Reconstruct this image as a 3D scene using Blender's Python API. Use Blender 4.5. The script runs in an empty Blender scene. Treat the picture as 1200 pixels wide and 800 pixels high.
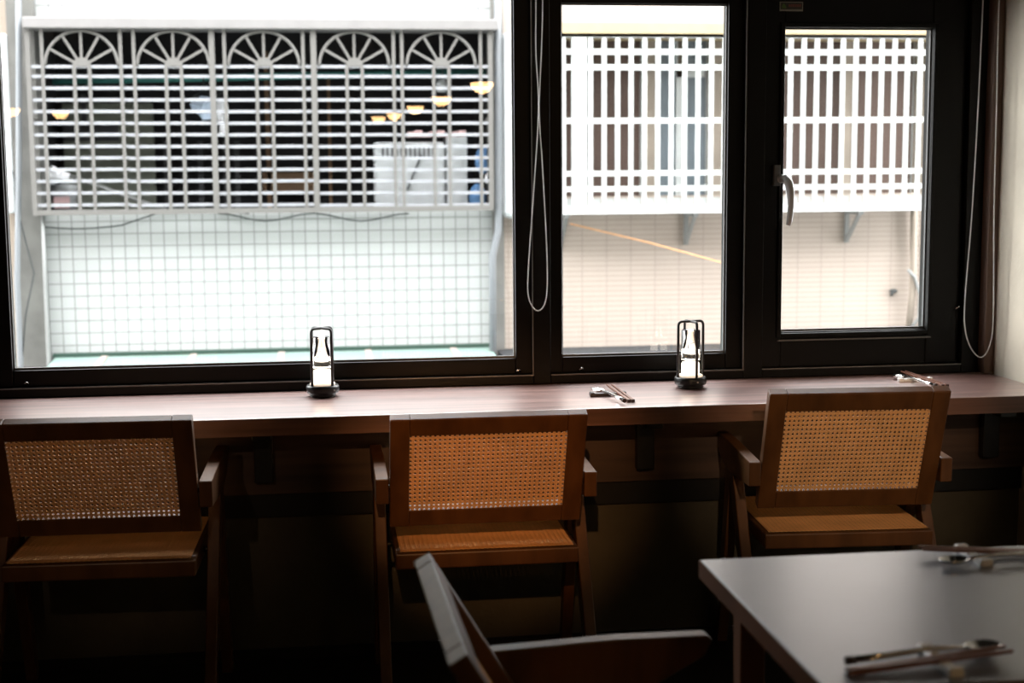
import bpy, bmesh, math, random
from mathutils import Vector, Matrix
PI = math.pi
S = bpy.context.scene
C = S.collection
random.seed(7)

# ------------------------------------------------------------------ camera, world, exposure
EYE = Vector((0, 0, 1.43)); F = 1700.0
YAW, PITCH, ROLL = 0.13168, 0.12253, -0.00733
fw = Vector((math.sin(YAW)*math.cos(PITCH), math.cos(YAW)*math.cos(PITCH), -math.sin(PITCH)))
r0 = Vector((math.cos(YAW), -math.sin(YAW), 0)); u0 = r0.cross(fw)
cr, sr = math.cos(ROLL), math.sin(ROLL)
RIGHT = cr*r0 + sr*u0; UP = -sr*r0 + cr*u0
cam = bpy.data.cameras.new('camera'); co = bpy.data.objects.new('camera', cam); C.objects.link(co)
co.matrix_world = Matrix(((RIGHT.x, UP.x, -fw.x, EYE.x), (RIGHT.y, UP.y, -fw.y, EYE.y), (RIGHT.z, UP.z, -fw.z, EYE.z), (0, 0, 0, 1)))
cam.sensor_width = 36; cam.lens = F/1200*36; cam.clip_start = .05
cam.dof.use_dof = True; cam.dof.focus_distance = 4.15; cam.dof.aperture_fstop = 4.0
S.camera = co
w = bpy.data.worlds.new('overcast'); S.world = w; w.use_nodes = True
bg = w.node_tree.nodes['Background']; bg.inputs[0].default_value = (.97, .98, 1, 1); bg.inputs[1].default_value = 14.0
S.view_settings.view_transform = 'Standard'; S.view_settings.look = 'None'
S.view_settings.exposure = 0.22; S.view_settings.gamma = 1; S.view_settings.use_curve_mapping = False
# daylight enters through the window opening: sampling portal
pl = bpy.data.lights.new('window_portal', 'AREA'); pl.shape = 'RECTANGLE'; pl.size = 3.1; pl.size_y = 1.5
pl.cycles.is_portal = True
po = bpy.data.objects.new('window_portal', pl); C.objects.link(po); po.location = (.55, 4.52, 1.55); po.rotation_euler = (-PI/2, 0, 0)

def at(u, v, Y):
    """point of the vertical plane y = Y that the photograph shows at pixel (u, v)"""
    d = fw + RIGHT*((u-600)/F) - UP*((v-400)/F)
    return EYE + d*(Y/d.y)

# ------------------------------------------------------------------ materials
def mat(name, col, rough=.6, metal=0, emit=None, es=0, spec=.5, var=0, vscale=8, stretch=(1, 1, 1), bump=0, bscale=60, coat=0, crough=.1, col2=None, trans=0, ior=1.45):
    m = bpy.data.materials.new(name); m.use_nodes = True; nt = m.node_tree; N = nt.nodes; L = nt.links
    p = N['Principled BSDF']; p.inputs['Base Color'].default_value = (*col, 1)
    p.inputs['Roughness'].default_value = rough; p.inputs['Metallic'].default_value = metal
    p.inputs['Specular IOR Level'].default_value = spec; p.inputs['IOR'].default_value = ior
    p.inputs['Coat Weight'].default_value = coat; p.inputs['Coat Roughness'].default_value = crough; p.inputs['Transmission Weight'].default_value = trans
    if emit: p.inputs['Emission Color'].default_value = (*emit, 1); p.inputs['Emission Strength'].default_value = es
    if var or col2 or bump:
        tc = N.new('ShaderNodeTexCoord'); mp = N.new('ShaderNodeMapping'); mp.inputs['Scale'].default_value = stretch
        L.new(tc.outputs['Object'], mp.inputs[0])
        if var or col2:
            nz = N.new('ShaderNodeTexNoise'); nz.inputs['Scale'].default_value = vscale; nz.inputs['Detail'].default_value = 6
            L.new(mp.outputs[0], nz.inputs[0])
            rp = N.new('ShaderNodeValToRGB'); rp.color_ramp.elements[0].position = .32; rp.color_ramp.elements[1].position = .68
            a = col; b = col2 or tuple(c*(1-var) for c in col)
            rp.color_ramp.elements[0].color = (*b, 1); rp.color_ramp.elements[1].color = (*a, 1)
            L.new(nz.outputs[0], rp.inputs[0]); L.new(rp.outputs[0], p.inputs['Base Color'])
        if bump:
            nb = N.new('ShaderNodeTexNoise'); nb.inputs['Scale'].default_value = bscale; nb.inputs['Detail'].default_value = 4
            L.new(mp.outputs[0], nb.inputs[0]); bp = N.new('ShaderNodeBump'); bp.inputs['Strength'].default_value = bump
            bp.inputs['Distance'].default_value = .01
            L.new(nb.outputs[0], bp.inputs['Height']); L.new(bp.outputs[0], p.inputs['Normal'])
    return m

def tile_mat(name, col, line, tw, th, mortar, rough=.5):
    m = bpy.data.materials.new(name); m.use_nodes = True; N = m.node_tree.nodes; L = m.node_tree.links
    p = N['Principled BSDF']; p.inputs['Roughness'].default_value = rough
    tc = N.new('ShaderNodeTexCoord'); sx = N.new('ShaderNodeSeparateXYZ'); cx = N.new('ShaderNodeCombineXYZ')
    L.new(tc.outputs['Object'], sx.inputs[0]); L.new(sx.outputs[0], cx.inputs[0]); L.new(sx.outputs[2], cx.inputs[1])
    b = N.new('ShaderNodeTexBrick'); b.offset = 0; b.squash = 1
    b.inputs['Scale'].default_value = 1; b.inputs['Brick Width'].default_value = tw; b.inputs['Row Height'].default_value = th
    b.inputs['Mortar Size'].default_value = mortar; b.inputs['Mortar Smooth'].default_value = .3
    b.inputs['Color1'].default_value = (*col, 1); b.inputs['Color2'].default_value = (*[c*.96 for c in col], 1); b.inputs['Mortar'].default_value = (*line, 1)
    L.new(cx.outputs[0], b.inputs[0]); L.new(b.outputs[0], p.inputs['Base Color'])
    return m

def glass_mat(name, k=.04):
    m = bpy.data.materials.new(name); m.use_nodes = True; N = m.node_tree.nodes; L = m.node_tree.links
    N.remove(N['Principled BSDF']); out = N['Material Output']
    t = N.new('ShaderNodeBsdfTransparent'); g = N.new('ShaderNodeBsdfGlossy'); g.inputs['Roughness'].default_value = .0
    t.inputs[0].default_value = (.985, .99, .985, 1)
    lw = N.new('ShaderNodeLayerWeight'); lw.inputs[0].default_value = .5
    pw = N.new('ShaderNodeMath'); pw.operation = 'POWER'; pw.inputs[1].default_value = 5
    ma = N.new('ShaderNodeMath'); ma.operation = 'MULTIPLY_ADD'; ma.inputs[1].default_value = 1-k; ma.inputs[2].default_value = k
    mx = N.new('ShaderNodeMixShader')
    L.new(lw.outputs['Facing'], pw.inputs[0]); L.new(pw.outputs[0], ma.inputs[0]); L.new(ma.outputs[0], mx.inputs[0])
    L.new(t.outputs[0], mx.inputs[1]); L.new(g.outputs[0], mx.inputs[2]); L.new(mx.outputs[0], out.inputs[0])
    return m

M = {}
M['floor'] = mat('dark_floor', (.018, .016, .014), .5, var=.4, vscale=3)
M['ceiling'] = mat('dark_ceiling', (.03, .028, .025), .9)
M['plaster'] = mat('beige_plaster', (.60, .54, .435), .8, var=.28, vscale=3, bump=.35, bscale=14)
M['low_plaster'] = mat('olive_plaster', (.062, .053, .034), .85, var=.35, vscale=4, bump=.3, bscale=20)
M['dark_wall'] = mat('brown_wall', (.08, .06, .045), .85, var=.2)
M['black_alu'] = mat('black_aluminium', (.004, .0035, .003), .36, spec=.18)
M['gasket'] = mat('grey_gasket', (.10, .10, .10), .4)
M['bevel_metal'] = mat('brushed_edge', (.16, .15, .14), .35, metal=.6)  # highlight of the frame edges, put into the colour
M['glass'] = glass_mat('window_glass')
M['walnut'] = mat('walnut_laminate', (.40, .225, .19), .36, col2=(.10, .04, .032), vscale=2.6, stretch=(.55, 14, 14), spec=.9, ior=1.9, coat=1, crough=.30)
M['walnut_edge'] = mat('walnut_edge', (.16, .075, .048), .42, col2=(.07, .03, .018), vscale=2.6, stretch=(.55, 14, 14))
M['skirt'] = mat('dark_walnut_panel', (.06, .032, .02), .55, col2=(.025, .013, .009), vscale=2.4, stretch=(.7, 12, 12))
M['teak'] = mat('teak_wood', (.11, .044, .013), .40, spec=.45, col2=(.06, .023, .006), vscale=3, stretch=(6, 6, 1.2))
M['cane'] = mat('woven_cane', (.76, .42, .17), .5, var=.18, vscale=12)
M['table'] = mat('dark_laminate', (.12, .138, .18), .42, spec=.8, ior=1.7, coat=1, crough=.30, var=.2, vscale=5)
M['table_edge'] = mat('table_wood_edge', (.15, .062, .028), .55, spec=.2, var=.3, vscale=5)
M['black'] = mat('matt_black_metal', (.008, .008, .008), .35)
M['clear'] = mat('clear_crystal', (1, 1, 1), .03, trans=1, ior=1.46)
M['glow'] = mat('lamp_glow', (1, .9, .75), .5, emit=(1, .85, .68), es=1.5)
M['glow_dim'] = mat('lamp_ring_glow', (.9, .8, .7), .4, emit=(1, .8, .6), es=.7)
M['pendant'] = mat('pendant_glow', (1, .75, .45), .5, emit=(1, .60, .26), es=24)
M['chain'] = mat('white_beads', (.62, .60, .56), .35)
M['steel'] = mat('polished_steel', (.75, .74, .72), .14, metal=1)
M['ceramic'] = mat('white_ceramic', (.8, .79, .76), .2)
M['chop'] = mat('chopstick_wood', (.22, .10, .065), .35, var=.3, stretch=(20, 2, 20))
M['chop_dark'] = mat('chopstick_dark_end', (.035, .018, .014), .35)
M['rest'] = mat('dark_rest', (.05, .045, .045), .3)
M['silver'] = mat('silver_handle', (.42, .41, .39), .3)
M['sticker'] = mat('sticker_plate', (.26, .24, .19), .5)
M['sticker_in'] = mat('sticker_print', (.045, .038, .028), .5)
M['green'] = mat('green_print', (.09, .16, .03), .5)
M['red'] = mat('red_print', (.2, .05, .035), .5)
M['reveal'] = mat('brown_reveal', (.14, .085, .06), .5)
# outside
M['tile'] = tile_mat('white_square_tiles', (.355, .365, .360), (.155, .163, .158), .0985, .0955, .005)
M['strip'] = tile_mat('pink_strip_tiles', (.40, .337, .288), (.265, .215, .187), .2, .041, .0035)
M['concrete'] = mat('grey_concrete', (.14, .137, .127), .85, var=.3, vscale=5, bump=.2)
M['cream'] = mat('cream_render', (.28, .235, .19), .8, var=.1)
M['beam'] = mat('grey_pink_beam', (.18, .172, .168), .7, var=.1)
M['grille_grey'] = mat('grey_painted_bars', (.12, .115, .108), .5)
M['grille_light'] = mat('light_grey_slats', (.24, .245, .26), .45)
M['white_bar'] = mat('white_painted_bars', (.46, .48, .47), .5)
M['upper'] = mat('pale_beige_render', (.40, .35, .32), .8, var=.15)
M['yellow'] = mat('yellow_lintel', (.36, .285, .165), .8, var=.12)
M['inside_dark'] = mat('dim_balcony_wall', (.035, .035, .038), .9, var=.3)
M['greenboard'] = mat('grey_green_panel', (.26, .28, .23), .8, var=.12, vscale=2)
M['darkboard'] = mat('dark_panel', (.07, .07, .075), .7)
M['teal'] = mat('teal_pole', (.06, .22, .20), .5)
M['brownboard'] = mat('brown_board', (.23, .14, .08), .7)
M['ac'] = mat('white_casing', (.50, .52, .53), .5)
M['pink'] = mat('pink_cloth', (.80, .55, .55), .8)
M['blue'] = mat('pale_blue_cloth', (.55, .66, .82), .8)
M['white'] = mat('white_cloth', (.85, .85, .88), .8)
M['bluebag'] = mat('blue_plastic', (.10, .22, .42), .5)
M['greenroof'] = mat('pale_green_roof', (.15, .215, .19), .6, var=.08)
M['greenedge'] = mat('dark_green_trim', (.018, .045, .032), .6)
M['seam'] = mat('pink_seam', (.26, .215, .19), .6)
M['brown_glass'] = mat('brown_window_glass', (.09, .06, .05), .25)
M['blue_glass'] = mat('blue_grey_window_glass', (.14, .17, .19), .3)
M['pipe_grey'] = mat('grey_pipe', (.15, .16, .17), .5)
M['pipe_white'] = mat('white_pipe', (.20, .205, .20), .4)
M['cable'] = mat('dark_cable', (.03, .034, .034), .6)
M['rope'] = mat('orange_rope', (.80, .42, .20), .7)
M['gutter'] = mat('dark_gutter', (.02, .024, .028), .6, var=.4)
M['asphalt'] = mat('alley_ground', (.16, .16, .15), .9)

# ------------------------------------------------------------------ mesh helpers
class MB:
    def __init__(s): s.bm = bmesh.new()
    def hexa(s, P, mi=0):
        v = [s.bm.verts.new(p) for p in P]
        for f in ((0, 3, 2, 1), (4, 5, 6, 7), (0, 1, 5, 4), (1, 2, 6, 5), (2, 3, 7, 6), (3, 0, 4, 7)):
            s.bm.faces.new([v[i] for i in f]).material_index = mi
        return s
    def box(s, x0, x1, y0, y1, z0, z1, mi=0):
        return s.hexa([(x0, y0, z0), (x1, y0, z0), (x1, y1, z0), (x0, y1, z0), (x0, y0, z1), (x1, y0, z1), (x1, y1, z1), (x0, y1, z1)], mi)
    def bar(s, a, b, w, h, side=None, mi=0, w2=None, h2=None):
        """box from a to b, w along side, h along the third axis"""
        a, b = Vector(a), Vector(b); d = (b-a).normalized()
        side = Vector(side) if side is not None else (Vector((0, 0, 1)).cross(d) if abs(d.z) < .9 else Vector((1, 0, 0)))
        side = (side - d*side.dot(d)).normalized(); n = d.cross(side)
        w2 = w if w2 is None else w2; h2 = h if h2 is None else h2
        P = []
        for q, ww, hh in ((a, w, h), (b, w2, h2)):
            P += [q - side*ww/2 - n*hh/2, q + side*ww/2 - n*hh/2, q + side*ww/2 + n*hh/2, q - side*ww/2 + n*hh/2]
        return s.hexa(P, mi)
    def tube(s, pts, r, n=8, closed=False, mi=0):
        pts = [Vector(p) for p in pts]; rs = r if isinstance(r, (list, tuple)) else [r]*len(pts)
        rings = []; ref = None
        for i, p in enumerate(pts):
            if closed: d = pts[(i+1) % len(pts)] - pts[i-1]
            else: d = pts[min(i+1, len(pts)-1)] - pts[max(i-1, 0)]
            d.normalize()
            if ref is None: ref = Vector((0, 0, 1)) if abs(d.z) < .9 else Vector((1, 0, 0))
            u = (ref - d*ref.dot(d)).normalized(); v = d.cross(u); ref = u
            rings.append([s.bm.verts.new(p + (u*math.cos(2*PI*k/n) + v*math.sin(2*PI*k/n))*rs[i]) for k in range(n)])
        m = len(rings)
        for i in range(m if closed else m-1):
            A, B = rings[i], rings[(i+1) % m]
            for k in range(n):
                f = s.bm.faces.new((A[k], A[(k+1) % n], B[(k+1) % n], B[k])); f.smooth = True; f.material_index = mi
        if not closed:
            s.bm.faces.new(rings[0][::-1]).material_index = mi; s.bm.faces.new(rings[-1]).material_index = mi
        return s
    def lathe(s, prof, n=32, c=(0, 0, 0), mi=0, smooth=True):
        """prof: list of (r, z); r = 0 ends closed by a point"""
        c = Vector(c); rings = []
        for r, z in prof:
            if r < 1e-6: rings.append([s.bm.verts.new(c + Vector((0, 0, z)))])
            else: rings.append([s.bm.verts.new(c + Vector((r*math.cos(2*PI*k/n), r*math.sin(2*PI*k/n), z))) for k in range(n)])
        for A, B in zip(rings, rings[1:]):
            for k in range(n):
                if len(A) == 1 and len(B) == 1: continue
                if len(A) == 1: f = s.bm.faces.new((A[0], B[(k+1) % n], B[k]))
                elif len(B) == 1: f = s.bm.faces.new((A[k], A[(k+1) % n], B[0]))
                else: f = s.bm.faces.new((A[k], A[(k+1) % n], B[(k+1) % n], B[k]))
                f.smooth = smooth; f.material_index = mi
        return s
    def ball(s, c, r, sc=(1, 1, 1), u=8, v=6, mi=0):
        Mx = Matrix.Translation(c) @ Matrix.Diagonal((*[r*k for k in sc], 1))
        g = bmesh.ops.create_uvsphere(s.bm, u_segments=u, v_segments=v, radius=1, matrix=Mx)
        for vv in g['verts']:
            for f in vv.link_faces: f.smooth = True; f.material_index = mi
        return s
    def prism(s, poly, y0, y1, mi=0):
        """polygon in (x, z) extruded along y"""
        A = [s.bm.verts.new((x, y0, z)) for x, z in poly]; B = [s.bm.verts.new((x, y1, z)) for x, z in poly]
        s.bm.faces.new(A).material_index = mi; s.bm.faces.new(B[::-1]).material_index = mi
        for i in range(len(A)):
            j = (i+1) % len(A); s.bm.faces.new((A[j], A[i], B[i], B[j])).material_index = mi
        return s
    def build(s, name, m, parent=None, bevel=0, loc=None):
        bmesh.ops.recalc_face_normals(s.bm, faces=s.bm.faces)
        me = bpy.data.meshes.new(name); s.bm.to_mesh(me); s.bm.free()
        for k in (m if isinstance(m, (list, tuple)) else [m]): me.materials.append(M[k])
        o = bpy.data.objects.new(name, me); C.objects.link(o)
        if parent: o.parent = parent
        if loc: o.location = loc
        if bevel:
            b = o.modifiers.new('bevel', 'BEVEL'); b.width = bevel; b.segments = 2; b.limit_method = 'ANGLE'
        return o

def tag(o, label=None, cat=None, group=None, kind=None):
    for k, v in (('label', label), ('category', cat), ('group', group), ('kind', kind)):
        if v: o[k] = v
    return o
def empty(name, loc=(0, 0, 0), rz=0):
    o = bpy.data.objects.new(name, None); C.objects.link(o); o.location = loc; o.rotation_euler = (0, 0, rz); o.empty_display_size = .1
    return o
def copy_tree(o, parent=None):
    c = o.copy(); C.objects.link(c)
    if parent: c.parent = parent
    for ch in list(o.children): copy_tree(ch, c)
    return c
def struct(o, label=None): return tag(o, label, kind='structure')

# ------------------------------------------------------------------ room shell
XR, XL, YB, ZC = 2.127, -4.3, -11.0, 2.75
YI = 4.15            # inner face of the low wall under the counter
YW = 4.39            # inner face of the window frames
struct(MB().box(XL-.15, XR+.15, YB-.15, 4.6, -.12, 0).build('floor', 'floor'), 'dark floor of the dining room')
struct(MB().box(XL-.15, XR+.15, YB-.15, 4.6, ZC, ZC+.12).build('ceiling', 'ceiling'))
struct(MB().box(XR, XR+.15, YB, 4.6, 0, ZC).build('wall_right', 'plaster'), 'textured beige plaster wall right of the window')
struct(MB().box(XL-.15, XL, YB, 4.6, 0, ZC).build('wall_left', 'dark_wall'))
struct(MB().box(XL-.15, XR+.15, YB-.15, YB, 0, ZC).build('wall_back', 'dark_wall'))
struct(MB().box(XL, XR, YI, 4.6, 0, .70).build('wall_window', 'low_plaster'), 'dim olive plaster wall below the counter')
struct(MB().box(XL, XR, YW, 4.6, 2.36, ZC).build('wall_lintel', 'dark_wall'))
struct(MB().box(XL, -1.14, YW, 4.6, .70, 2.36).build('wall_pier', 'dark_wall'))
struct(MB().box(XL, XR, YI-.012, YI, 0, .03).build('baseboard_window', 'black'))
struct(MB().box(2.095, XR, 4.345, YW+.1, .75, 2.36).build('trim_1', 'reveal', bevel=.003), 'brown strip between window frame and plaster wall')

# ------------------------------------------------------------------ window frames
def ring(mb, x0, x1, z0, z1, wl, wr, wb, wt, y0, y1, mi=0):
    mb.box(x0, x0+wl, y0, y1, z0, z1, mi); mb.box(x1-wr, x1, y0, y1, z0, z1, mi)
    mb.box(x0+wl, x1-wr, y0, y1, z0, z0+wb, mi); mb.box(x0+wl, x1-wr, y0, y1, z1-wt, z1, mi)
def window(name, X0, X1, Z0, Z1, px0, px1, pz0, pz1, label):
    """X,Z: clear opening of the outer frame; p*: visible glass"""
    root = struct(empty(name, ((X0+X1)/2, YW, Z0)), label); inv = Matrix.Translation(-root.location)
    def put(mb, n, m, bevel=0):
        o = mb.build(n, m, root, bevel); o.data.transform(inv); return o
    a = MB(); ring(a, X0, X1, Z0, Z1, px0-X0, X1-px1, pz0-Z0, Z1-pz1, 4.415, 4.475); put(a, 'sash_frame', 'black_alu', .003)
    b = MB(); ring(b, px0, px1, pz0, pz1, .004, .004, .006, .004, 4.428, 4.44); put(b, 'glazing_bead', 'gasket')
    g = MB(); g.box(px0-.005, px1+.005, 4.445, 4.451, pz0-.005, pz1+.005); put(g, 'pane', 'glass')
    return root, put
def hook(put, x, z):
    put(MB().tube([(x-.008, 4.41, z-.004), (x-.003, 4.402, z+.006), (x+.004, 4.402, z+.008), (x+.009, 4.41, z)], .0028, 6), 'latch_hook', 'steel')

W1, put1 = window('window_1', -.975, .6485, .779, 2.3, -.908, .596, .829, 2.22, 'large fixed window at the left, black frame')
W2, put2 = window('window_2', .7025, 1.3165, .779, 1.985, .743, 1.264, .829, 1.908, 'middle fixed window, black frame')
W3, put3 = window('window_3', 1.377, 2.037, .779, 1.985, 1.4435, 1.925, .892, 1.838, 'right casement window with handle, black frame')
for put, xs in ((put1, (-.87, .602)), (put2, (.80,))):
    for xx in xs: hook(put, xx, .787)
hook(put3, 2.028, .955)
# casement: raised inner profile, pale strip painting the lower ledge's highlight, handle, sticker
rb = MB(); ring(rb, 1.428, 1.94, .874, 1.853, .014, .014, .014, .014, 4.405, 4.418); put3(rb, 'stepped_bead', 'black_alu', .002)
put3(MB().box(1.43, 1.938, 4.400, 4.409, .864, .868), 'lower_ledge', 'bevel_metal')
put3(MB().tube([(1.431, 4.395, 1.372), (1.436, 4.36, 1.377), (1.441, 4.35, 1.362), (1.446, 4.346, 1.335), (1.448, 4.346, 1.29), (1.445, 4.35, 1.245), (1.442, 4.352, 1.232)], [.010, .012, .013, .012, .0095, .009, .007], 10).ball((1.431, 4.398, 1.375), .014), 'handle', 'silver')
put3(MB().box(1.408, 1.430, 4.395, 4.415, 1.352, 1.418), 'handle_plate', 'gasket', .003)
st = put3(MB().box(1.424, 1.498, 4.4115, 4.4148, 1.888, 1.916), 'sticker', 'sticker')
# print on the sticker
for n, mb, m in (('printed_field', MB().box(1.427, 1.495, 4.4105, 4.4117, 1.893, 1.9135), 'sticker_in'),
                 ('printed_emblem', MB().prism([(1.430, 1.896), (1.445, 1.896), (1.442, 1.904), (1.436, 1.911), (1.431, 1.905)], 4.4095, 4.4107), 'green'),):
    o = put3(mb, n, m); o.parent = st
tx = MB()
for i in range(6): tx.box(1.452+i*.0068, 1.457+i*.0068, 4.4095, 4.4107, 1.9005, 1.9085)
o = put3(tx, 'printed_line', 'red'); o.parent = st
# outer frame with mullions
a = MB()
a.box(-1.14, -.975, YW, 4.50, .75, 2.36); a.box(.6485, .7025, YW, 4.50, .75, 2.36); a.box(1.3165, 1.377, YW, 4.50, .75, 2.36)
a.box(2.037, 2.095, YW, 4.50, .75, 2.36); a.box(-.975, .6485, YW, 4.50, .75, .779)
a.box(.7025, 1.3165, YW, 4.50, .75, .779); a.box(1.377, 2.037, YW, 4.50, .75, .779)
a.box(-.975, .6485, YW, 4.5, 2.3, 2.36); a.box(.7025, 1.3165, YW, 4.5, 1.985, 2.36); a.box(1.377, 2.037, YW, 4.5, 1.985, 2.36)
struct(a.build('trim_2', 'black_alu', bevel=.003), 'black window frame and mullions')
l = MB()  # pale strips stand in for highlights on the frame edges
for x0, x1 in ((-.975, .6485), (.7025, 1.3165), (1.377, 2.037)): l.box(x0, x1, YW-.003, YW+.004, .7765, .7795)
for x in (.6475, 1.3155): l.box(x-.0022, x+.0005, YW-.002, YW+.004, .78, 2.3)
struct(l.build('trim_3', 'bevel_metal'), 'thin worn metal edge line along the black frame')
struct(MB().box(XL, XR, 4.5, 4.62, .62, .76).build('trim_4', 'concrete'))

# ------------------------------------------------------------------ counter
cr_ = tag(empty('window_counter', (.3, 4.15, .70)), 'long walnut counter along the window with chairs pushed under it', 'counter')
def addp(root, mb, n, m, bevel=0):
    o = mb.build(n, m, root, bevel); o.data.transform(Matrix.Translation(-root.location)); return o
addp(cr_, MB().box(-4.29, XR-.001, 3.92, YW-.001, .7012, .75), 'countertop', 'walnut', .002)
addp(cr_, MB().box(-4.29, XR-.001, 3.9185, 3.921, .7012, .7485), 'front_edge', 'walnut_edge')
addp(cr_, MB().box(-4.29, XR-.001, YI-.03, YI-.001, .495, .7005), 'skirt_panel', 'skirt')
addp(cr_, MB().box(-4.29, XR-.001, YI-.016, YI-.001, .425, .495), 'lower_batten', 'black')  # dark strip below the skirt panel
for x in (-.17, .934, 2.0, -1.3, -2.5):
    b = MB().box(x-.026, x+.026, 4.085, 4.118, .535, .70).box(x-.026, x+.026, 3.98, 4.085, .675, .70)
    addp(cr_, b, 'bracket', 'black', .003)

# ------------------------------------------------------------------ chairs
def cane(mb, O, U, V, W, H, pitch=.0125):
    """woven cane sheet: paired strands both ways and diagonals; O corner, U,V unit axes"""
    O, U, V = Vector(O), Vector(U).normalized(), Vector(V).normalized(); Nn = U.cross(V)
    nu = int(round(W/pitch)); nv = int(round(H/pitch)); pu = W/nu; pv = H/nv
    sw = .0031
    def strip(a, b, w, dn):
        mb.bar(O + U*a[0] + V*a[1] + Nn*dn, O + U*b[0] + V*b[1] + Nn*dn, w, .0007, side=(b[1]-a[1])*U - (b[0]-a[0])*V)
    for i in range(nu+1):
        for s in (-.0018, .0018):
            x = i*pu+s
            if 0 <= x <= W: strip((x, 0), (x, H), sw, .0)
    for j in range(nv+1):
        for s in (-.0018, .0018):
            y = j*pv+s
            if 0 <= y <= H: strip((0, y), (W, y), sw, .0008)
    k = pv/pu
    for i in range(-nv, nu):
        x0 = (i+.5)*pu
        a = (x0, 0) if x0 >= 0 else (0, -x0*k); e = x0 + nv*pu
        b = (e, H) if e <= W else (W, H-(e-W)*k)
        if b[0]-a[0] > .01:
            strip(a, b, .0022, .0016); strip((W-a[0], a[1]), (W-b[0], b[1]), .0022, .0024)

def make_chair():
    r = empty('cane_armchair')
    # seat frame: rails 40 mm deep, top at .43, rear slightly lower
    zt = .43; x = .24; yr, yf = -.29, .165
    f = MB(); f.box(-x, x, yr, yr+.045, zt-.045, zt-.003).box(-x, x, yf-.045, yf, zt-.04, zt).box(-x, -x+.045, yr+.045, yf-.045, zt-.045, zt-.003).box(x-.045, x, yr+.045, yf-.045, zt-.045, zt-.003)
    s = f.build('seat_frame', 'teak', r, .004)
    c = MB(); cane(c, (-x+.012, yr+.012, zt), (1, 0, 0), (0, 1, 0), 2*x-.024, yf-yr-.024); c.build('seat_cane', 'cane', r)
    # back panel
    B = Vector((0, -.225, .492)); T = Vector((0, -.348, .797)); d = (T-B).normalized(); Lh = (T-B).length
    n = Vector((1, 0, 0)).cross(d)           # rear normal is -n*... (towards -y)
    hw = .252; th = .030; e = .050
    b = MB(); X = Vector((1, 0, 0))
    b.bar(B + X*(-hw+e/2), T + X*(-hw+e/2), e, th, side=X); b.bar(B + X*(hw-e/2), T + X*(hw-e/2), e, th, side=X)
    b.bar(T - d*e/2 - X*(hw-e), T - d*e/2 + X*(hw-e), e-.0005, th-.0005, side=d); b.bar(B + d*e/2 - X*(hw-e), B + d*e/2 + X*(hw-e), e-.0005, th-.0005, side=d)
    b.build('back_frame', 'teak', r, .003)
    rear = Vector((0, -d.z, d.y)).normalized()   # points backwards (-y)
    if rear.y > 0: rear = -rear
    c = MB(); cane(c, B + d*(e-.004) - X*(hw-e+.004) + rear*.010, X, d, 2*(hw-e)+.008, Lh-2*e+.008); c.build('back_cane', 'cane', r)
    for sx in (-1, 1):
        xa = sx*.272
        # arm: board on edge, slim at the back, broader towards the front, rounded tip
        P = [(-.292, .627), (-.289, .560), (-.16, .552), (-.04, .548), (.05, .556), (.130, .598), (.145, .626), (.135, .635), (-.02, .637)]
        m = MB(); A = [m.bm.verts.new((xa-.0165, y, z)) for y, z in P]; D = [m.bm.verts.new((xa+.0165, y, z)) for y, z in P]
        m.bm.faces.new(A); m.bm.faces.new(D[::-1])
        for i in range(len(P)):
            j = (i+1) % len(P); m.bm.faces.new((A[j], A[i], D[i], D[j]))
        m.build('armrest', 'teak', r, .003)
        # inverted V legs
        MB().bar((xa, -.045, .572), (xa, -.375, 0), .031, .056, side=(1, 0, 0), h2=.036).build('leg', 'teak', r, .003)
        MB().bar((xa-sx*.001, -.03, .575), (xa-sx*.001, .115, .0), .031, .060, side=(1, 0, 0), h2=.036).build('leg', 'teak', r, .003)
        # bolt spacer between seat and leg
        MB().tube([(sx*.236, -.10, .405), (sx*.262, -.10, .405)], .008, 8).build('bolt', 'black', r)
        MB().tube([(sx*.24, -.268, .600), (sx*.262, -.268, .600)], .007, 8).build('bolt', 'black', r)
    return r
ch = make_chair()
G = 'teak and cane armchairs'
def place(o, x, y, deg, label, sc=(1, 1, 1)):
    o.location = (x, y, 0); o.rotation_euler = (0, 0, math.radians(deg)); o.scale = sc; tag(o, label, 'chair', G)
place(ch, .4185, 3.955, 0, 'teak armchair with lit orange cane back, middle of the three pushed in at the counter')
place(copy_tree(ch), -.56, 3.96, -2.0, 'dim teak armchair with cane back, leftmost at the counter, cut by the frame edge', (1.0, 1.0, 1.02))
c3 = copy_tree(ch)
for q in c3.children:
    if q.name.startswith('back_'): q.scale = (1, 1, 1.10); q.location = (0, 0, -.0492)
place(c3, 1.43, 3.985, -3.5, 'teak armchair with cane back under the casement window, behind the dark table', (.97, 1, 1.0))
c4 = copy_tree(ch)
for q in c4.children:      # its back leans a little further
    if q.name.startswith('back_'):
        th_ = math.radians(9); T_ = Vector((0, -.348, .797)); q.rotation_euler = (th_, 0, 0); q.location = T_ - Matrix.Rotation(th_, 3, 'X') @ T_
place(c4, .506, 2.05, -90+1.3, 'blurred teak armchair in the foreground seen side-on, drawn up to the dark table')

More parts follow.
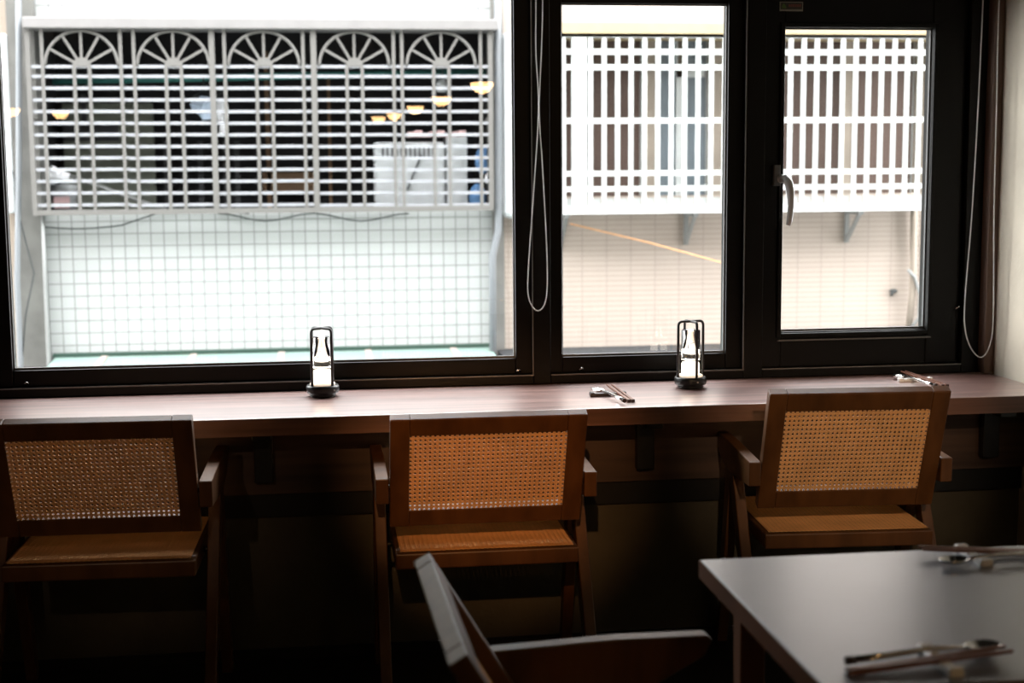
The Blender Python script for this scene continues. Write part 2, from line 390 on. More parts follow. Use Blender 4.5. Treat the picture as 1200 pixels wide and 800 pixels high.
# ------------------------------------------------------------------ dark table
TX0, TX1, TY0, TY1 = .636, 1.276, 1.735, 2.371
t = tag(empty('dining_table', ((TX0+TX1)/2, (TY0+TY1)/2, 0)), 'square dining table with dark matt top and wood edge, foreground right', 'table')
addp(t, MB().box(TX0+.002, TX1-.002, TY0+.002, TY1-.002, .719, .75), 'tabletop', 'table', .002)
eg = MB()
eg.box(TX0, TX0+.002, TY0, TY1, .718, .7485).box(TX1-.002, TX1, TY0, TY1, .718, .7485).box(TX0+.002, TX1-.002, TY0, TY0+.002, .718, .7485).box(TX0+.002, TX1-.002, TY1-.002, TY1, .718, .7485)
addp(t, eg, 'edge_band', 'table_edge')
for lx in (TX0+.07, TX1-.07):
    for ly in (TY0+.07, TY1-.07):
        addp(t, MB().bar((lx, ly, .718), (lx, ly, 0), .045, .045, w2=.035, h2=.035), 'leg', 'table_edge', .003)
for ya in (TY0+.06, TY1-.08): addp(t, MB().box(TX0+.09, TX1-.09, ya, ya+.02, .66, .718), 'apron', 'table_edge')

# ------------------------------------------------------------------ lamps
def make_lamp():
    r = empty('table_lamp')
    MB().lathe([(0, 0), (.036, 0), (.040, .004), (.036, .008), (.047, .012), (.0485, .018), (.0485, .030), (.046, .034), (.040, .035), (0, .035)], 40).build('base', 'black', r)
    b = MB().tube([(0, -.0475, .022), (0, -.0505, .022)], .0025, 10); b.build('button', 'silver', r)
    MB().lathe([(.0, .035), (.037, .035), (.037, .039), (.034, .041), (0, .041)], 40).build('light_ring', 'glow_dim', r)
    MB().lathe([(.0, .041), (.026, .041), (.0275, .045), (.0275, .072), (.025, .078), (0, .079)], 32).build('light_core', 'glow', r)
    MB().lathe([(.0285, .086), (.0285, .176), (.024, .172), (.0235, .112), (.016, .103), (0, .100), (0, .086), (.0285, .086)], 40).build('crystal_tube', 'clear', r)
    for k, a in enumerate((0, PI/2)):
        R_ = .0415; top = .202 - k*.0004; pts = [(-R_, .033)]
        for q in range(6): an = PI - q*PI/10; pts.append((-R_+.012+.012*math.cos(an), top-.012+.012*math.sin(an)))
        pts += [(-p[0], p[1]) for p in pts[::-1]]
        MB().tube([(p[0]*math.cos(a), p[0]*math.sin(a), p[1]) for p in pts], .0042, 8).build('wire_arch', 'black', r)
    return r
lp = make_lamp(); tag(lp, 'small black lantern lamp with crystal tube, on the counter before the large left window', 'lamp', 'lantern lamps on the counter')
lp.location = (.001, 4.272, .75); lp.rotation_euler = (0, 0, math.radians(43))
l2 = copy_tree(lp); tag(l2, 'small black lantern lamp with crystal tube, on the counter before the middle window')
l2.location = (1.106, 4.24, .75); l2.rotation_euler = (0, 0, math.radians(12))

# pendant lamps of the room (reflected in the window glass, except the unseen first, added to warm the chairs)
def make_pendant():
    r = empty('pendant_lamp')
    MB().lathe([(0, -.075), (.03, -.071), (.058, -.053), (.078, -.025), (.085, 0), (.083, .004), (0, .004)], 28).build('glowing_bowl', 'pendant', r)
    MB().lathe([(0, .004), (.02, .004), (.02, .03), (0, .03)], 16).build('lamp_holder', 'black', r)
    MB().tube([(0, 0, .03), (0, 0, ZC-2.0)], .003, 6).build('cord', 'black', r)
    return r
pd = make_pendant()
spots = [(1.285, .62, 'first'), (1.191, -1.63, ''), (1.089, -3.89, ''), (.999, -5.98, ''), (.898, -8.16, ''), (.765, -9.3, ''), (-2.69, -7.2, ''), (-3.03, -6.37, '')]
labs = ['orange glowing bowl pendant hidden behind the mullion, nearest the window',
        'orange bowl pendant reflected at the right edge of the left pane, largest reflection',
        'orange bowl pendant reflected beside the largest one, second from right', 'orange bowl pendant reflected above the white air conditioner, third from right',
        'orange bowl pendant reflected fourth from right in the left pane', 'orange bowl pendant reflected leftmost of the row above the air conditioner',
        'orange bowl pendant reflected over the grey green panel at left', 'orange bowl pendant reflected at the very left edge of the glass']
for i, (x, y, _) in enumerate(spots):
    o = pd if i == 0 else copy_tree(pd); o.location = (x, y, 2.0)
    tag(o, labs[i], 'lamp', 'pendant lamps')

def fill_spot(loc, target, power, size, label, col=(1, .49, .19)):  # unseen lamps added to give the chair backs their warm light
    r = tag(empty('ceiling_spotlight', loc), label, 'spotlight', 'ceiling spotlights')
    d = (Vector(target)-Vector(loc)).normalized(); q = d.to_track_quat('-Z', 'Y')
    o = MB().lathe([(.034, .0), (.034, .10), (.02, .12), (0, .12), (0, .03), (.03, .03), (.03, 0), (.034, 0)], 24).build('spot_housing', 'black', r); o.rotation_mode = 'QUATERNION'; o.rotation_quaternion = q
    MB().tube([(0, 0, .05), (0, 0, ZC-loc[2])], .006, 8).build('stem', 'black', r)
    L = bpy.data.lights.new('spot_light', 'SPOT'); L.energy = power; L.color = col; L.spot_size = math.radians(size); L.spot_blend = .8; L.shadow_soft_size = .025
    lo_ = bpy.data.objects.new('spot_light', L); C.objects.link(lo_); lo_.parent = r; lo_.rotation_mode = 'QUATERNION'; lo_.rotation_quaternion = q
fill_spot((-.2, -.8, 2.62), (.43, 3.65, .765), 430, 11, 'black ceiling spotlight aimed at the middle armchair')
fill_spot((.5, -.8, 2.62), (1.42, 3.65, .77), 340, 11.5, 'black ceiling spotlight aimed at the armchair under the casement window', (1, .68, .42))
fill_spot((-1.1, -.8, 2.62), (-.58, 3.65, .76), 62, 11.5, 'black ceiling spotlight aimed at the leftmost armchair', (1, .64, .42))

# ------------------------------------------------------------------ bead chains of the roller blinds
def bead_chain(name, path, label):
    """path: closed polyline; beads on a cord"""
    pts = [Vector(p) for p in path]; n = len(pts); out = []
    def cr4(a, b, c, d, t): return .5*((2*b)+(c-a)*t+(2*a-5*b+4*c-d)*t*t+(3*b-a-3*c+d)*t**3)
    for i in range(n):
        for k in range(16): out.append(cr4(pts[i-1], pts[i], pts[(i+1) % n], pts[(i+2) % n], k/16))
    m = MB(); m.tube(out, .0011, 5, closed=True)
    acc = 0; last = out[0]
    for q in out[1:]+[out[0]]:
        seg = (q-last).length; t = 0
        while acc + (seg-t) >= .0062:
            t += .0062-acc; acc = 0
            m.ball(last.lerp(q, t/seg), .0026, u=6, v=4)
        acc += seg-t; last = q
    return tag(m.build(name, 'chain'), label, 'chain', 'blind bead chains')
Yc = 4.335
def P(u, v, dy=0): return tuple(at(u, v, Yc+dy))
bead_chain('blind_chain', [(.652, Yc, 2.26), P(628, 0), P(628, 60), P(631, 130, .004), P(625, 230), P(619, 320), P(620, 350), P(630, 364), P(640, 350), P(641, 300), P(636, 200), P(632, 130, -.004), P(634.5, 60), P(636, 0), (.675, Yc, 2.26)],
           'white bead chain looped and crossed over the mullion left of the middle window')
bead_chain('blind_chain', [(2.048, Yc, 2.26), P(1152, 0), P(1146, 130), P(1139, 250), P(1131, 350), P(1131, 385), P(1138, 408), P(1150, 418.5, -.02), P(1160, 404, -.04), P(1164, 370, -.05), P(1165, 250, -.05), P(1168, 120, -.05), P(1171, 0, -.04), (2.10, Yc-.03, 2.26)],
           'white bead chain hanging in a wide loop beside the right plaster wall')
for i, (x0, x1, lab) in enumerate(((-1.1, .66, 'roller blind tube above the large left window'), (.67, 2.12, 'roller blind tube above the middle and casement windows'))):
    r = tag(empty('roller_blind', ((x0+x1)/2, 4.33, 2.30)), lab, 'blind', 'roller blinds')
    addp(r, MB().tube([(x0, 4.33, 2.29), (x1, 4.33, 2.29)], .03, 16), 'roller_tube', 'gasket')
    addp(r, MB().box(x0, x1, 4.28, 4.388, 2.325, 2.34), 'headrail', 'black_alu')

# ------------------------------------------------------------------ cutlery (built along +y: handles at -y, tips at +y)
def spoon(label):
    r = empty('spoon'); m = MB()
    m.tube([(0, -.155, .010), (0, -.10, .011), (0, -.03, .014), (0, .01, .012), (0, .03, .009)], [.0058, .0052, .004, .0032, .004], 10)
    m.build('handle', 'steel', r)
    b = MB(); prof = [(.0, -.010), (.008, -.0095), (.015, -.006), (.0195, 0), (.0185, .0004), (.0140, -.0045), (.007, -.0078), (0, -.0084)]
    b.lathe(prof, 20); o = b.build('bowl', 'steel', r); o.data.transform(Matrix.Translation((0, .052, .0125)) @ Matrix.Diagonal((1, 1.45, 1, 1)))
    c = MB().lathe([(0, 0), (.0062, 0), (.0062, .012), (0, .012)], 10).build('end_cap', 'chop_dark', r)
    c.data.transform(Matrix.Translation((0, -.158, .010)) @ Matrix.Rotation(-PI/2, 4, 'X'))
    return tag(r, label, 'spoon', 'steel spoons')
def chopstick(label):
    r = empty('chopstick')
    MB().bar((0, -.125, .0045), (0, .115, .0158), .0088, .0088, w2=.0045, h2=.0045).build('shaft', 'chop', r, .0008)
    MB().bar((0, -.1265, .0044), (0, -.124, .0045), .0094, .0094).build('end_cap', 'chop_dark', r)
    return tag(r, label, 'chopstick', 'chopsticks')
def rest(label, m='rest'):
    r = empty('cutlery_rest')
    o = MB().box(-.052, .052, -.009, .009, 0, .0105).build('rest_bar', m, r, .003)
    for q in (-.054, .040): MB().box(q, q+.014, -.011, .011, 0, .0135).build('rest_foot', m, r, .003)
    return tag(r, label, 'cutlery rest', 'cutlery rests')
def put_set(x, y, z, deg, places, mats=None, sp=-.020, ca=.022, cb=.036, tilt=(0, 0, 0), sy=0, cy=0):
    a = math.radians(deg)
    def go(o, dx, dy, da, dz=0): o.location = (x+dx*math.cos(a)-dy*math.sin(a), y+dx*math.sin(a)+dy*math.cos(a), z+dz); o.rotation_euler = (0, 0, a+math.radians(da))
    go(rest('small cutlery rest under the spoon and chopsticks '+places, mats or 'rest'), 0, 0, 0)
    go(spoon('steel spoon beside two chopsticks, '+places), sp, sy, tilt[0], .001)
    go(chopstick('chopstick next to the spoon, '+places), ca, cy, tilt[1])
    go(chopstick('chopstick on the side away from the spoon, '+places), cb, cy, tilt[2])
put_set(.828, 4.125, .75, 0, 'on the counter left of the middle lamp', sp=-.010, ca=.028, cb=.042, tilt=(10, 4, 3))
put_set(1.815, 4.23, .75, 0, 'on the counter behind the right armchair', 'ceramic', sp=-.022, ca=.018, cb=.032, tilt=(8, 8, 8))
put_set(.822, 1.808, .75, -90, 'near the front edge of the dark table', 'ceramic', sp=-.026, ca=.002, cb=.014, tilt=(8, 8, 4), sy=.025, cy=-.014)
put_set(1.10, 2.30, .75, 90, 'at the far right of the dark table', 'ceramic', sp=-.035, ca=.005, cb=.018, tilt=(4, -6, -8), cy=-.03)

# ------------------------------------------------------------------ outside: facade A (white tiles, left)
YA = 11.5; YG = 11.28
def X(u, v, Y): return at(u, v, Y).x
def Z(u, v, Y): return at(u, v, Y).z
Aop = (-2.12, 1.365, 1.085, 2.46)      # opening x0,x1,z0,z1
ba = tag(empty('apartment_facade', (-.4, YA, -1)), 'white tiled apartment wall with a caged balcony opening, across the alley at left', 'building', 'facades across the alley')
w_ = MB(); w_.box(-2.09, 1.37, YA, YA+.2, -3, Aop[2]); w_.box(-2.09, 1.37, YA, YA+.2, Aop[3]+.05, 7)
addp(ba, w_, 'tiled_wall', 'tile')
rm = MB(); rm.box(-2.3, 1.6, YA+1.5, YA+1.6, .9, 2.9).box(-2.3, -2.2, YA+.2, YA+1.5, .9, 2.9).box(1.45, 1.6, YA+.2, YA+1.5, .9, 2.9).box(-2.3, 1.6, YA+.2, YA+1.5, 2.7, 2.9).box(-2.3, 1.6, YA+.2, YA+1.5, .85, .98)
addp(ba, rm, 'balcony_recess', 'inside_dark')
addp(ba, MB().box(-2.12, 1.40, YG-.06, YA+.02, 2.437, 2.52), 'lintel_beam', 'beam', .01)
addp(ba, MB().box(-2.27, -2.075, YA-.09, YA+.3, -3, 7), 'concrete_pillar', 'concrete')
addp(ba, MB().box(1.37, 1.46, YA-.05, YA+.3, -3, 7), 'corner_strip', 'concrete')
Yd = YA+1.3
addp(ba, MB().box(X(75, 180, Yd), X(181, 180, Yd), Yd, Yd+.05, 1.0, Z(120, 121, Yd)), 'green_panel', 'greenboard')
addp(ba, MB().box(X(75, 180, Yd), X(140, 180, Yd), Yd-.01, Yd, Z(100, 165, Yd), Z(100, 146, Yd)).box(X(96, 140, Yd), X(102, 140, Yd), Yd-.012, Yd-.001, Z(98, 165, Yd), Z(98, 110, Yd)), 'dark_frame', 'darkboard')
addp(ba, MB().box(X(308, 210, Yd), X(370, 210, Yd), Yd, Yd+.05, Z(340, 227, Yd), Z(340, 202, Yd)).box(X(311, 150, Yd), X(316, 150, Yd), Yd, Yd+.03, 1.0, Z(313, 60, Yd)).box(X(384, 150, Yd), X(388, 150, Yd), Yd, Yd+.03, 1.0, Z(386, 85, Yd)), 'brown_boarding', 'brownboard')
for u in (192, 214, 232, 262, 275): addp(ba, MB().box(X(u, 200, Yd), X(u+6, 200, Yd), Yd+.0, Yd+.03, 1.0, Z(u, 165, Yd)), 'door_slat', 'darkboard')
addp(ba, MB().tube([at(62, 95, YA+.6), at(575, 84, YA+.6)], .03, 8), 'teal_pole', 'teal')

# grille with sunbursts
g = tag(empty('window_grille', (-.4, YG, 1.05)), 'grey steel balcony grille with five sunburst arches on the white tiled facade', 'grille', 'window grilles across the alley')
bar_v = [78, 89.5, 103.3, 117, 130.6, 144.3, 157.8, 171.5, 185, 198.5, 212, 226, 240]
fr = MB()
zb0, zb1 = Z(300, 249.5, YG), Z(300, 243.5, YG); zt0 = 2.437
xl, xr = X(36, 150, YG), X(576, 150, YG)
fr.box(xl, xr, YG-.015, YG+.015, zb0, zb1)
for u, wd in ((37, .035), (251, .042), (369, .038), (575, .035)):
    x = X(u, 150, YG); fr.box(x-wd/2, x+wd/2, YG-.017, YG+.017, zb0, zt0)
for x in (xl, xr-.03): fr.box(x, x+.03, YG+.015, YA, zb0, zb1).box(x, x+.03, YG+.015, YA, 1.75, 1.78)
addp(g, fr, 'grille_frame', 'grille_grey')
cents = [96, 203.5, 309.5, 415.3, 517]
edges = [37, 150, 251, 369, 466, 575]
for i, u in enumerate(cents):
    pn = MB(); e0, e1 = X(edges[i], 150, YG), X(edges[i+1], 150, YG)
    if i == 1: e1 = X(251, 150, YG)
    for k, v in enumerate(bar_v):
        zz = Z(u, v, YG); pn.box(e0+.002*(i > 0), e1, YG-.008, YG+.008, zz-.0115, zz+.0115, 1)
    xc = X(u, 78, YG); z0 = Z(u, 78, YG)
    for dx, top in ((-9, z0), (9, z0), (-46, zt0), (46, zt0)):
        x = X(u+dx, 78, YG); pn.box(x-.0125, x+.0125, YG-.014, YG-.001, zb1, top)
    po_ = addp(g, pn, 'grille_panel', ['grille_grey', 'grille_light'])
    sb = MB(); R1 = .265
    sb.tube([(xc+R1*math.cos(a*PI/20), YG-.004, z0+(zt0-z0-.012)*math.sin(a*PI/20)) for a in range(21)], .0115, 6)
    for k in range(1, 6):
        a = k*PI/6; sb.bar((xc+.05*math.cos(a), YG-.004, z0+.05*math.sin(a)), (xc+(R1-.005)*math.cos(a), YG-.004, z0+(zt0-z0-.018)*math.sin(a)), .019, .012, side=(math.sin(a), 0, -math.cos(a)))
    sb.prism([(xc+.068*math.cos(k*PI/10), z0+.068*math.sin(k*PI/10)) for k in range(11)], YG-.014, YG+.006)
    o = sb.build('sunburst', 'grille_grey', po_); o.data.transform(Matrix.Translation(-g.location))

# things on the balcony
Yi = YA+.35
a0, a1 = at(440, 250, Yi), at(521, 166, Yi)
ac = tag(empty('air_conditioner', ((a0.x+a1.x)/2, Yi, .98)), 'white boxy air conditioner unit behind the sunburst grille', 'air conditioner')
addp(ac, MB().box(a0.x, a1.x, Yi, Yi+.3, .98, a1.z), 'casing', 'ac', .02)
vent = MB()
for k in range(12):
    x = a0.x+.06+k*.037; vent.box(x, x+.018, Yi-.004, Yi+.002, a1.z-.12, a1.z-.05)
addp(ac, vent, 'vent_slots', 'darkboard')
addp(ac, MB().tube([(a0.x+.26, Yi-.01, 1.22), (a0.x+.38, Yi-.01, 1.50)], .008, 6), 'cable', 'cable')
b0, b1 = at(524, 250, Yi), at(547, 160, Yi)
tag(MB().box(b0.x, b1.x, Yi-.02, Yi+.28, .98, b1.z).box(b0.x+.05, b1.x-.04, Yi-.025, Yi-.015, b1.z-.25, b1.z-.15, 0).build('storage_box', 'ac', bevel=.015), 'tall white storage box right of the air conditioner', 'box')
q0, q1 = at(478, 165, Yi), at(546, 154, Yi)
m = MB()
for k in range(8):
    x = q0.x + (q1.x-q0.x)*k/8; m.box(x, x+(q1.x-q0.x)/8, Yi-.03, Yi+.25, q0.z+.03, q1.z+.012*math.sin(k*2.1))
tag(m.build('folded_towel', 'pink', bevel=.008), 'pink folded towel lying on top of the white unit', 'towel')
def cloth(name, m, uv, Y, label, cat, seed=0):
    """hanging cloth with soft vertical folds, outline from points, real thickness"""
    rnd = random.Random(seed); us = [p[0] for p in uv]; mb = MB(); n = len(uv)
    A = []; B = []
    for i, (u, v) in enumerate(uv):
        p = at(u, v, Y); dy = .025*math.sin(i*1.9+seed)
        A.append(mb.bm.verts.new((p.x, p.y-.012+dy, p.z))); B.append(mb.bm.verts.new((p.x, p.y+.012+dy, p.z)))
    cA = sum((v.co for v in A), Vector())/n; cB = mb.bm.verts.new(cA+Vector((0, .03, 0))); cA = mb.bm.verts.new(cA+Vector((0, -.03, 0)))
    for i in range(n):
        j = (i+1) % n
        mb.bm.faces.new((A[i], A[j], cA)); mb.bm.faces.new((B[j], B[i], cB)); mb.bm.faces.new((A[j], A[i], B[i], B[j]))
    return tag(mb.build(name, m), label, cat)
Yh = YA+.55
cloth('hanging_garment', 'blue', [(228, 114), (236, 112), (246, 114), (249, 122), (249, 139), (238, 141), (233, 134), (226, 131), (223, 122)], Yh, 'pale blue garment hanging behind the grille below the second sunburst', 'clothing', 1)
cloth('hanging_towel', 'white', [(254, 119), (261, 117), (267, 120), (268, 133), (266, 156), (258, 157), (257, 146), (253, 134)], Yh, 'white cloth hanging next to the pale blue garment', 'clothing', 2)
for u0_, u1_, v_, nm in ((225, 250, 108, 'left'), (253, 270, 108, 'right')):
    a_, b_, c_ = at(u0_, v_+6, Yh), at((u0_+u1_)/2, v_-2, Yh), at(u1_, v_+6, Yh)
    tag(MB().tube([a_, b_, c_, a_], .008, 6).tube([b_, at((u0_+u1_)/2+1, 89, Yh)], .006, 6).build('clothes_hanger', 'cable'), 'dark clothes hanger holding the '+('pale blue garment' if nm == 'left' else 'white cloth'), 'hanger', 'clothes hangers')
p0, p1 = at(57, 249, Yi), at(87, 213, Yi)
bin_ = tag(empty('plastic_bin', ((p0.x+p1.x)/2, Yi+.1, .98)), 'white plastic bin with a pink label in the lower left balcony corner', 'bin')
addp(bin_, MB().lathe([(0, 0), (.085, 0), (.105, .26), (.11, .27), (.10, .30), (0, .31)], 20, c=((p0.x+p1.x)/2, Yi+.1, .98)), 'bin_body', 'ac')
addp(bin_, MB().box((p0.x+p1.x)/2-.06, (p0.x+p1.x)/2+.06, Yi-.006, Yi+.02, 1.10, 1.19), 'pink_label', 'pink')
cloth('crumpled_sheet', 'white', [(52, 199), (62, 194), (73, 200), (90, 207), (88, 214), (70, 214), (56, 217), (50, 208)], Yi-.1, 'white crumpled sheet draped above the plastic bin', 'cloth', 3)
tag(MB().tube([at(82, 206, Yi-.14), at(196, 247, Yi-.14)], .017, 8).build('leaning_pole', 'pipe_white'), 'white pole slanting down from the left inside the balcony grille', 'pole')
for (u, v, c, s_, lab) in ((566, 188, 'bluebag', .07, 'blue plastic bag at the right end of the balcony, upper'), (560, 232, 'bluebag', .075, 'blue plastic bag at the right end of the balcony, lower'), (573, 209, 'white', .035, 'white plastic bag between two blue bags in the balcony')):
    p = at(u, v, Yi); tag(MB().ball(p, s_, (1, .7, 1.6), 10, 7).build('plastic_bag', c), lab, 'bag', 'plastic bags on the balcony')
for (u, v, lab) in ((502, 100, 'x'),):
    pass
p = at(519, 101, YA+.4)  # pale rounded blob behind the grille
blob = tag(empty('hanging_jug', p), 'white hanging jug above the storage box near the right sunburst', 'jug')
addp(blob, MB().lathe([(0, -.05), (.05, -.045), (.058, 0), (.045, .045), (.02, .06), (0, .06)], 14, c=p), 'jug_body', 'ac')
addp(blob, MB().tube([p+Vector((0, 0, .06)), p+Vector((0, 0, .26))], .006, 6), 'string', 'cable')

# pipes, left edge
def pipe(name, pts, r, m, label, cat='pipe', group=None): return tag(MB().tube(pts, r, 8).build(name, m), label, cat, group)
Yp = YA-.16
tag(MB().box(X(4, 150, YA-.06), X(14.5, 150, YA-.06), YA-.1, YA+.1, Z(12, 250, YA-.06), Z(12, 40, YA-.06)).build('wall_cabinet', 'ac', bevel=.02), 'tall white cabinet on the cream wall at the extreme left', 'cabinet')
bl = tag(MB().box(-4.5, -2.27, YA, YA+.3, -3, 7).build('cream_facade', 'cream'), 'cream rendered house wall at the far left edge', 'building')
pipe('drain_pipe', [at(21, -60, Yp), at(22, 60, Yp), at(22, 200, Yp), at(20, 330, Yp), at(24, 425, Yp), at(24, 470, Yp)], .022, 'pipe_grey', 'grey drain pipe on the concrete pillar at left', group='drain pipes')
pipe('drain_pipe', [at(50, 250, Yp), at(53, 330, Yp), at(57, 420, Yp), at(57, 470, Yp)], .014, 'pipe_white', 'slim white drain pipe beside the white tiles at left', group='drain pipes')
pipe('wall_cable', [at(15, 200, Yp), at(24, 260, Yp), at(40, 320, Yp), at(30, 370, Yp), at(25, 430, Yp)], .006, 'cable', 'dark cable wandering down the concrete pillar', 'cable', 'wall cables')
pts = [at(22+i*15, 262+6*math.sin(i*.35)+(-12 if i > 8 else 0)*min(1, (i-8)/4 if i > 8 else 0), YA-.03) for i in range(19)]
pipe('wall_cable', pts, .006, 'cable', 'thin dark cable sagging under the left balcony grille', 'cable', 'wall cables')
pts = [at(255+i*14, 250+9*math.sin(i*PI/8)**2, YA-.03) for i in range(17)]
pipe('wall_cable', pts, .006, 'cable', 'thin dark cable sagging below the air conditioner', 'cable', 'wall cables')
pipe('drain_pipe', [at(583, -60, Yp), at(584, 120, Yp), at(584, 270, Yp), at(577, 300, Yp), at(578, 470, Yp)], .028, 'pipe_grey', 'grey drain pipe at the right edge of the white tiles', group='drain pipes')
# green lean-to roof
ra, rb_, rc, rd = Vector((-2.03, YA-.05, -.03)), Vector((1.34, YA-.05, -.03)), Vector((1.52, 8.9, -.42)), Vector((-2.25, 8.9, -.42))
rf = tag(empty('lean_to_roof', (-.3, YA-.1, -.1)), 'pale green lean-to roof at the foot of the white tiled wall', 'roof')
addp(rf, MB().hexa([rd-Vector((0, 0, .04)), rc-Vector((0, 0, .04)), rb_-Vector((0, 0, .04)), ra-Vector((0, 0, .04)), rd, rc, rb_, ra]), 'roof_sheet', 'greenroof')
addp(rf, MB().box(-2.05, 1.36, YA-.07, YA-.001, -.03, -.005), 'flashing', 'greenedge')
for k in range(5):
    t_ = (k+.55)/5; addp(rf, MB().bar(ra.lerp(rb_, t_)+Vector((0, 0, .004)), rd.lerp(rc, t_)+Vector((0, 0, .004)), .05, .008), 'roof_seam', 'seam')

# ------------------------------------------------------------------ outside: facade B (pink strips, right)
YB_ = 11.5; Yg = 11.18
bb = tag(empty('apartment_facade', (3.3, YB_, -1)), 'apartment wall of narrow pinkish tiles under a white caged window, across the alley at right', 'building', 'facades across the alley')
zs = Z(850, 246, YB_)
x0, x1 = 1.46, X(1082, 300, YB_)
wb = MB().box(x0, x1, YB_+.01, YB_+.2, -3, zs+.12); addp(bb, wb, 'strip_tiled_wall', 'strip')
addp(bb, MB().box(x0, x1+.6, YB_, YB_+.2, Z(850, 46, YB_), 7), 'upper_wall', 'upper')
addp(bb, MB().box(X(657, 40, YB_)-.35, x1+.3, Yg-.02, YB_+.0, Z(800, 44, Yg), Z(800, 27, Yg)), 'lintel', 'yellow')
def pane(u0, u1, m):
    a_, b_ = X(u0, 140, YB_+.1), X(u1, 140, YB_+.1); zb, zt = Z(850, 236, YB_+.1), Z(850, 44, YB_+.1)
    f = addp(bb, MB().box(a_-.02, b_+.02, YB_+.09, YB_+.14, zb-.1, zt+.05), 'window', 'white_bar')
    o = addp(bb, MB().box(a_, b_, YB_+.08, YB_+.10, zb, zt+.04), 'pane', m); o.parent = f
for a_, b_, m in ((625, 669, 'brown_glass'), (688, 749, 'brown_glass'), (768, 791, 'blue_glass'), (804, 826, 'blue_glass'), (846, 983, 'brown_glass'), (997, 1067, 'brown_glass')): pane(a_, b_, m)
addp(bb, MB().box(x0, x1, YB_+.14, YB_+.2, zs, Z(850, 40, YB_)), 'back_wall', 'cream')
for a_, b_ in ((749, 768), (826, 846), (983, 997), (1067, 1083)):
    addp(bb, MB().box(X(a_, 140, YB_+.1)+.02, X(b_, 140, YB_+.1)-.02, YB_+.03, YB_+.139, zs+.12, Z(850, 46, YB_)), 'mullion_pier', 'cream')
addp(bb, MB().box(X(791, 140, YB_+.1), X(804, 140, YB_+.1), YB_+.06, YB_+.139, zs+.12, Z(850, 80, YB_)).box(X(791, 80, YB_+.1), X(825, 80, YB_+.1), YB_+.06, YB_+.139, Z(850, 90, YB_), Z(850, 78, YB_)), 'inner_frame', 'white_bar')
addp(bb, MB().box(X(1082, 300, YB_), X(1082, 300, YB_)+.9, YB_-.02, YB_+.3, -3, zs+1.6), 'corner_pilaster', 'pipe_grey')
tag(MB().box(X(588.5, 150, YB_-.1), X(588.5, 150, YB_-.1)+.34, YB_-.16, YB_-.001, Z(600, 256, YB_-.1), Z(600, 38, YB_-.1)).build('white_cladding_box', 'ac', bevel=.05), 'tall white rounded box on the wall between the two facades', 'cladding box')
# white grille
gb = tag(empty('window_grille', (3.3, Yg, 1.0)), 'white painted box grille of straight bars on the pinkish facade', 'grille', 'window grilles across the alley')
xg0, xg1 = X(612, 140, Yg), X(1091, 140, Yg); zg0, zg1 = Z(850, 249, Yg), Z(850, 44.5, Yg)
px = (xg1-xg0)/31.0; xs = xg0; xg0 = xg0+2.05*px
fb = MB(); fb.box(xg0, xg1, Yg-.02, Yg+.02, zg0, Z(850, 240, Yg)).box(xg0, xg1, Yg-.02, Yg+.02, zg1-.0, zg1+.03)
fb.box(xg0-.03, xg0+.01, Yg-.02, Yg+.02, zg0, zg1).box(xg1-.02, xg1+.02, Yg-.02, Yg+.02, zg0, zg1)
fb.box(xg0, xg1, Yg, YB_+.07, zg0, zg0+.02)
addp(gb, fb, 'grille_frame', 'white_bar')
hb = MB()
for v, t_ in ((61, .042), (79, .042), (141, .042), (202, .040), (220, .040)):
    zz = Z(850, v, Yg); hb.box(xg0, xg1, Yg-.012, Yg+.012, zz-t_/2, zz+t_/2)
addp(gb, hb, 'horizontal_bars', 'white_bar')
vb = MB()
for k in range(3, 31):
    x = xs+k*px; vb.box(x-.0175, x+.0175, Yg-.016, Yg-.004, zg0, zg1)
addp(gb, vb, 'vertical_bars', 'white_bar')
addp(gb, MB().box(X(670, 140, Yg), X(687, 140, Yg), Yg-.018, Yg+.018, zg0, zg1), 'wide_post', 'white_bar')
lo = MB()
for k in range(3, 31):
    x = xs+k*px; lo.box(x+.02, x+px-.02, Yg+.022, Yg+.03, Z(850, 237, Yg)-.07, Z(850, 231, Yg))
addp(gb, lo, 'tray_plate', 'white_bar')
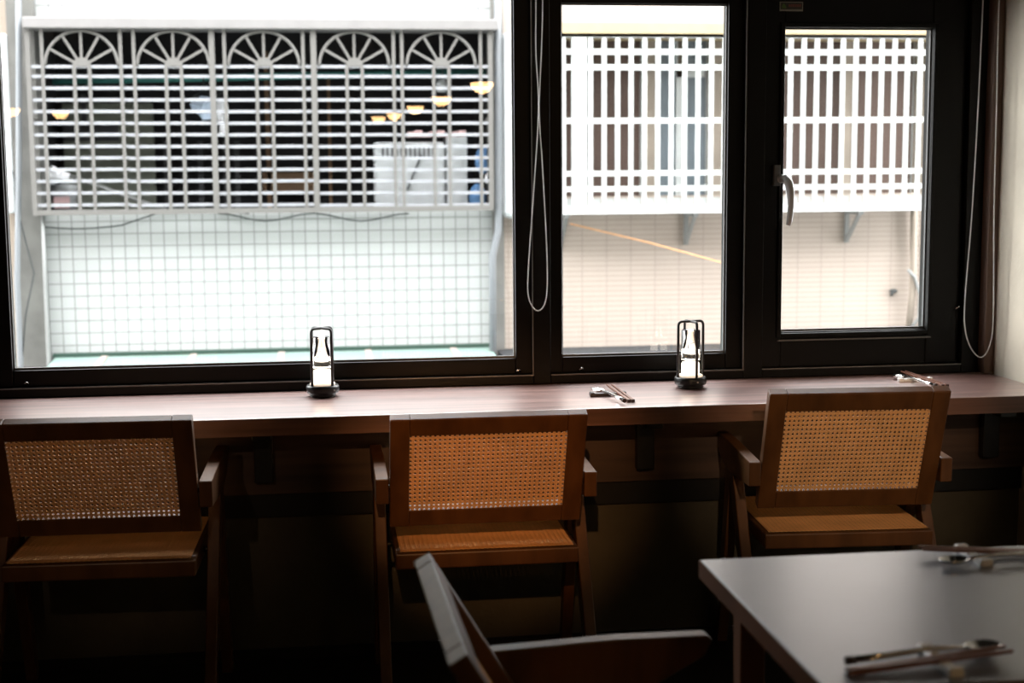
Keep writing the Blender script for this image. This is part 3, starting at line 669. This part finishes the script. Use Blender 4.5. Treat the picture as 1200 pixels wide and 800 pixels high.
for u in (664, 815, 1008):
    a_ = at(u, 256, Yg+.02); b = MB().box(a_.x-.02, a_.x+.02, Yg, YB_+.01, zg0-.03, zg0).box(a_.x-.018, a_.x+.018, YB_-.02, YB_+.01, zg0-.27, zg0-.03)
    b.bar((a_.x, Yg+.03, zg0-.02), (a_.x, YB_-.01, zg0-.25), .03, .02); addp(gb, b, 'bracket', 'pipe_white')
pipe('clothes_line', [at(668, 262, YB_-.15), at(760, 284, YB_-.15), at(862, 312, YB_-.15), at(900, 322, YB_)], .006, 'rope', 'orange rope stretched slanting down below the white grille', 'rope')
pipe('drain_pipe', [at(1071, 235, YB_-.05), at(1070, 310, YB_-.05), at(1069, 345, YB_-.05), at(1064, 395, YB_-.05)], .03, 'cream', 'cream drain pipe at the right end of the pinkish tiles', group='drain pipes')
pipe('hose', [at(1064, 316, YB_-.09), at(1072, 325, YB_-.09), at(1078, 345, YB_-.09), at(1077, 372, YB_-.09), at(1066, 386, YB_-.09)], .014, 'pipe_white', 'white bent hose beside the cream drain pipe', 'hose')
pv = at(1047, 341, YB_-.02)
tag(MB().ball(pv, .03, (1.2, .8, .7), 10, 6).tube([pv, pv+Vector((-.03, -.03, -.03))], .012, 6).build('wall_spout', 'cable'), 'small dark spout sticking out of the pinkish tiles', 'spout')
gt = tag(empty('rain_gutter', (3, 11.2, -.2)), 'dark ribbed gutter roof at the foot of the pinkish wall', 'gutter')
gm = MB().box(1.40, 5.4, 10.9, YB_+.005, -.25, Z(750, 405, YB_))
addp(gt, gm, 'gutter_body', 'gutter')
rr = MB()
for k in range(40): rr.box(1.42+k*.1, 1.44+k*.1, 10.885, 10.9, -.24, -.06)
addp(gt, rr, 'gutter_ribs', 'pipe_grey')
struct(MB().box(-14, 16, 4.6, 30, -3.2, -3).build('ground', 'asphalt'), 'alley ground far below')
# our own building's outer wall below and above the window shades the alley only by its real mass
struct(MB().box(-12, 12, 4.62, 4.8, -3, .62).box(-12, 12, 4.62, 4.8, 2.36, 6.5).box(XR, 12, 4.62, 4.8, .62, 2.36).box(-12, -1.14, 4.62, 4.8, .62, 2.36).build('wall_outer', 'concrete'))
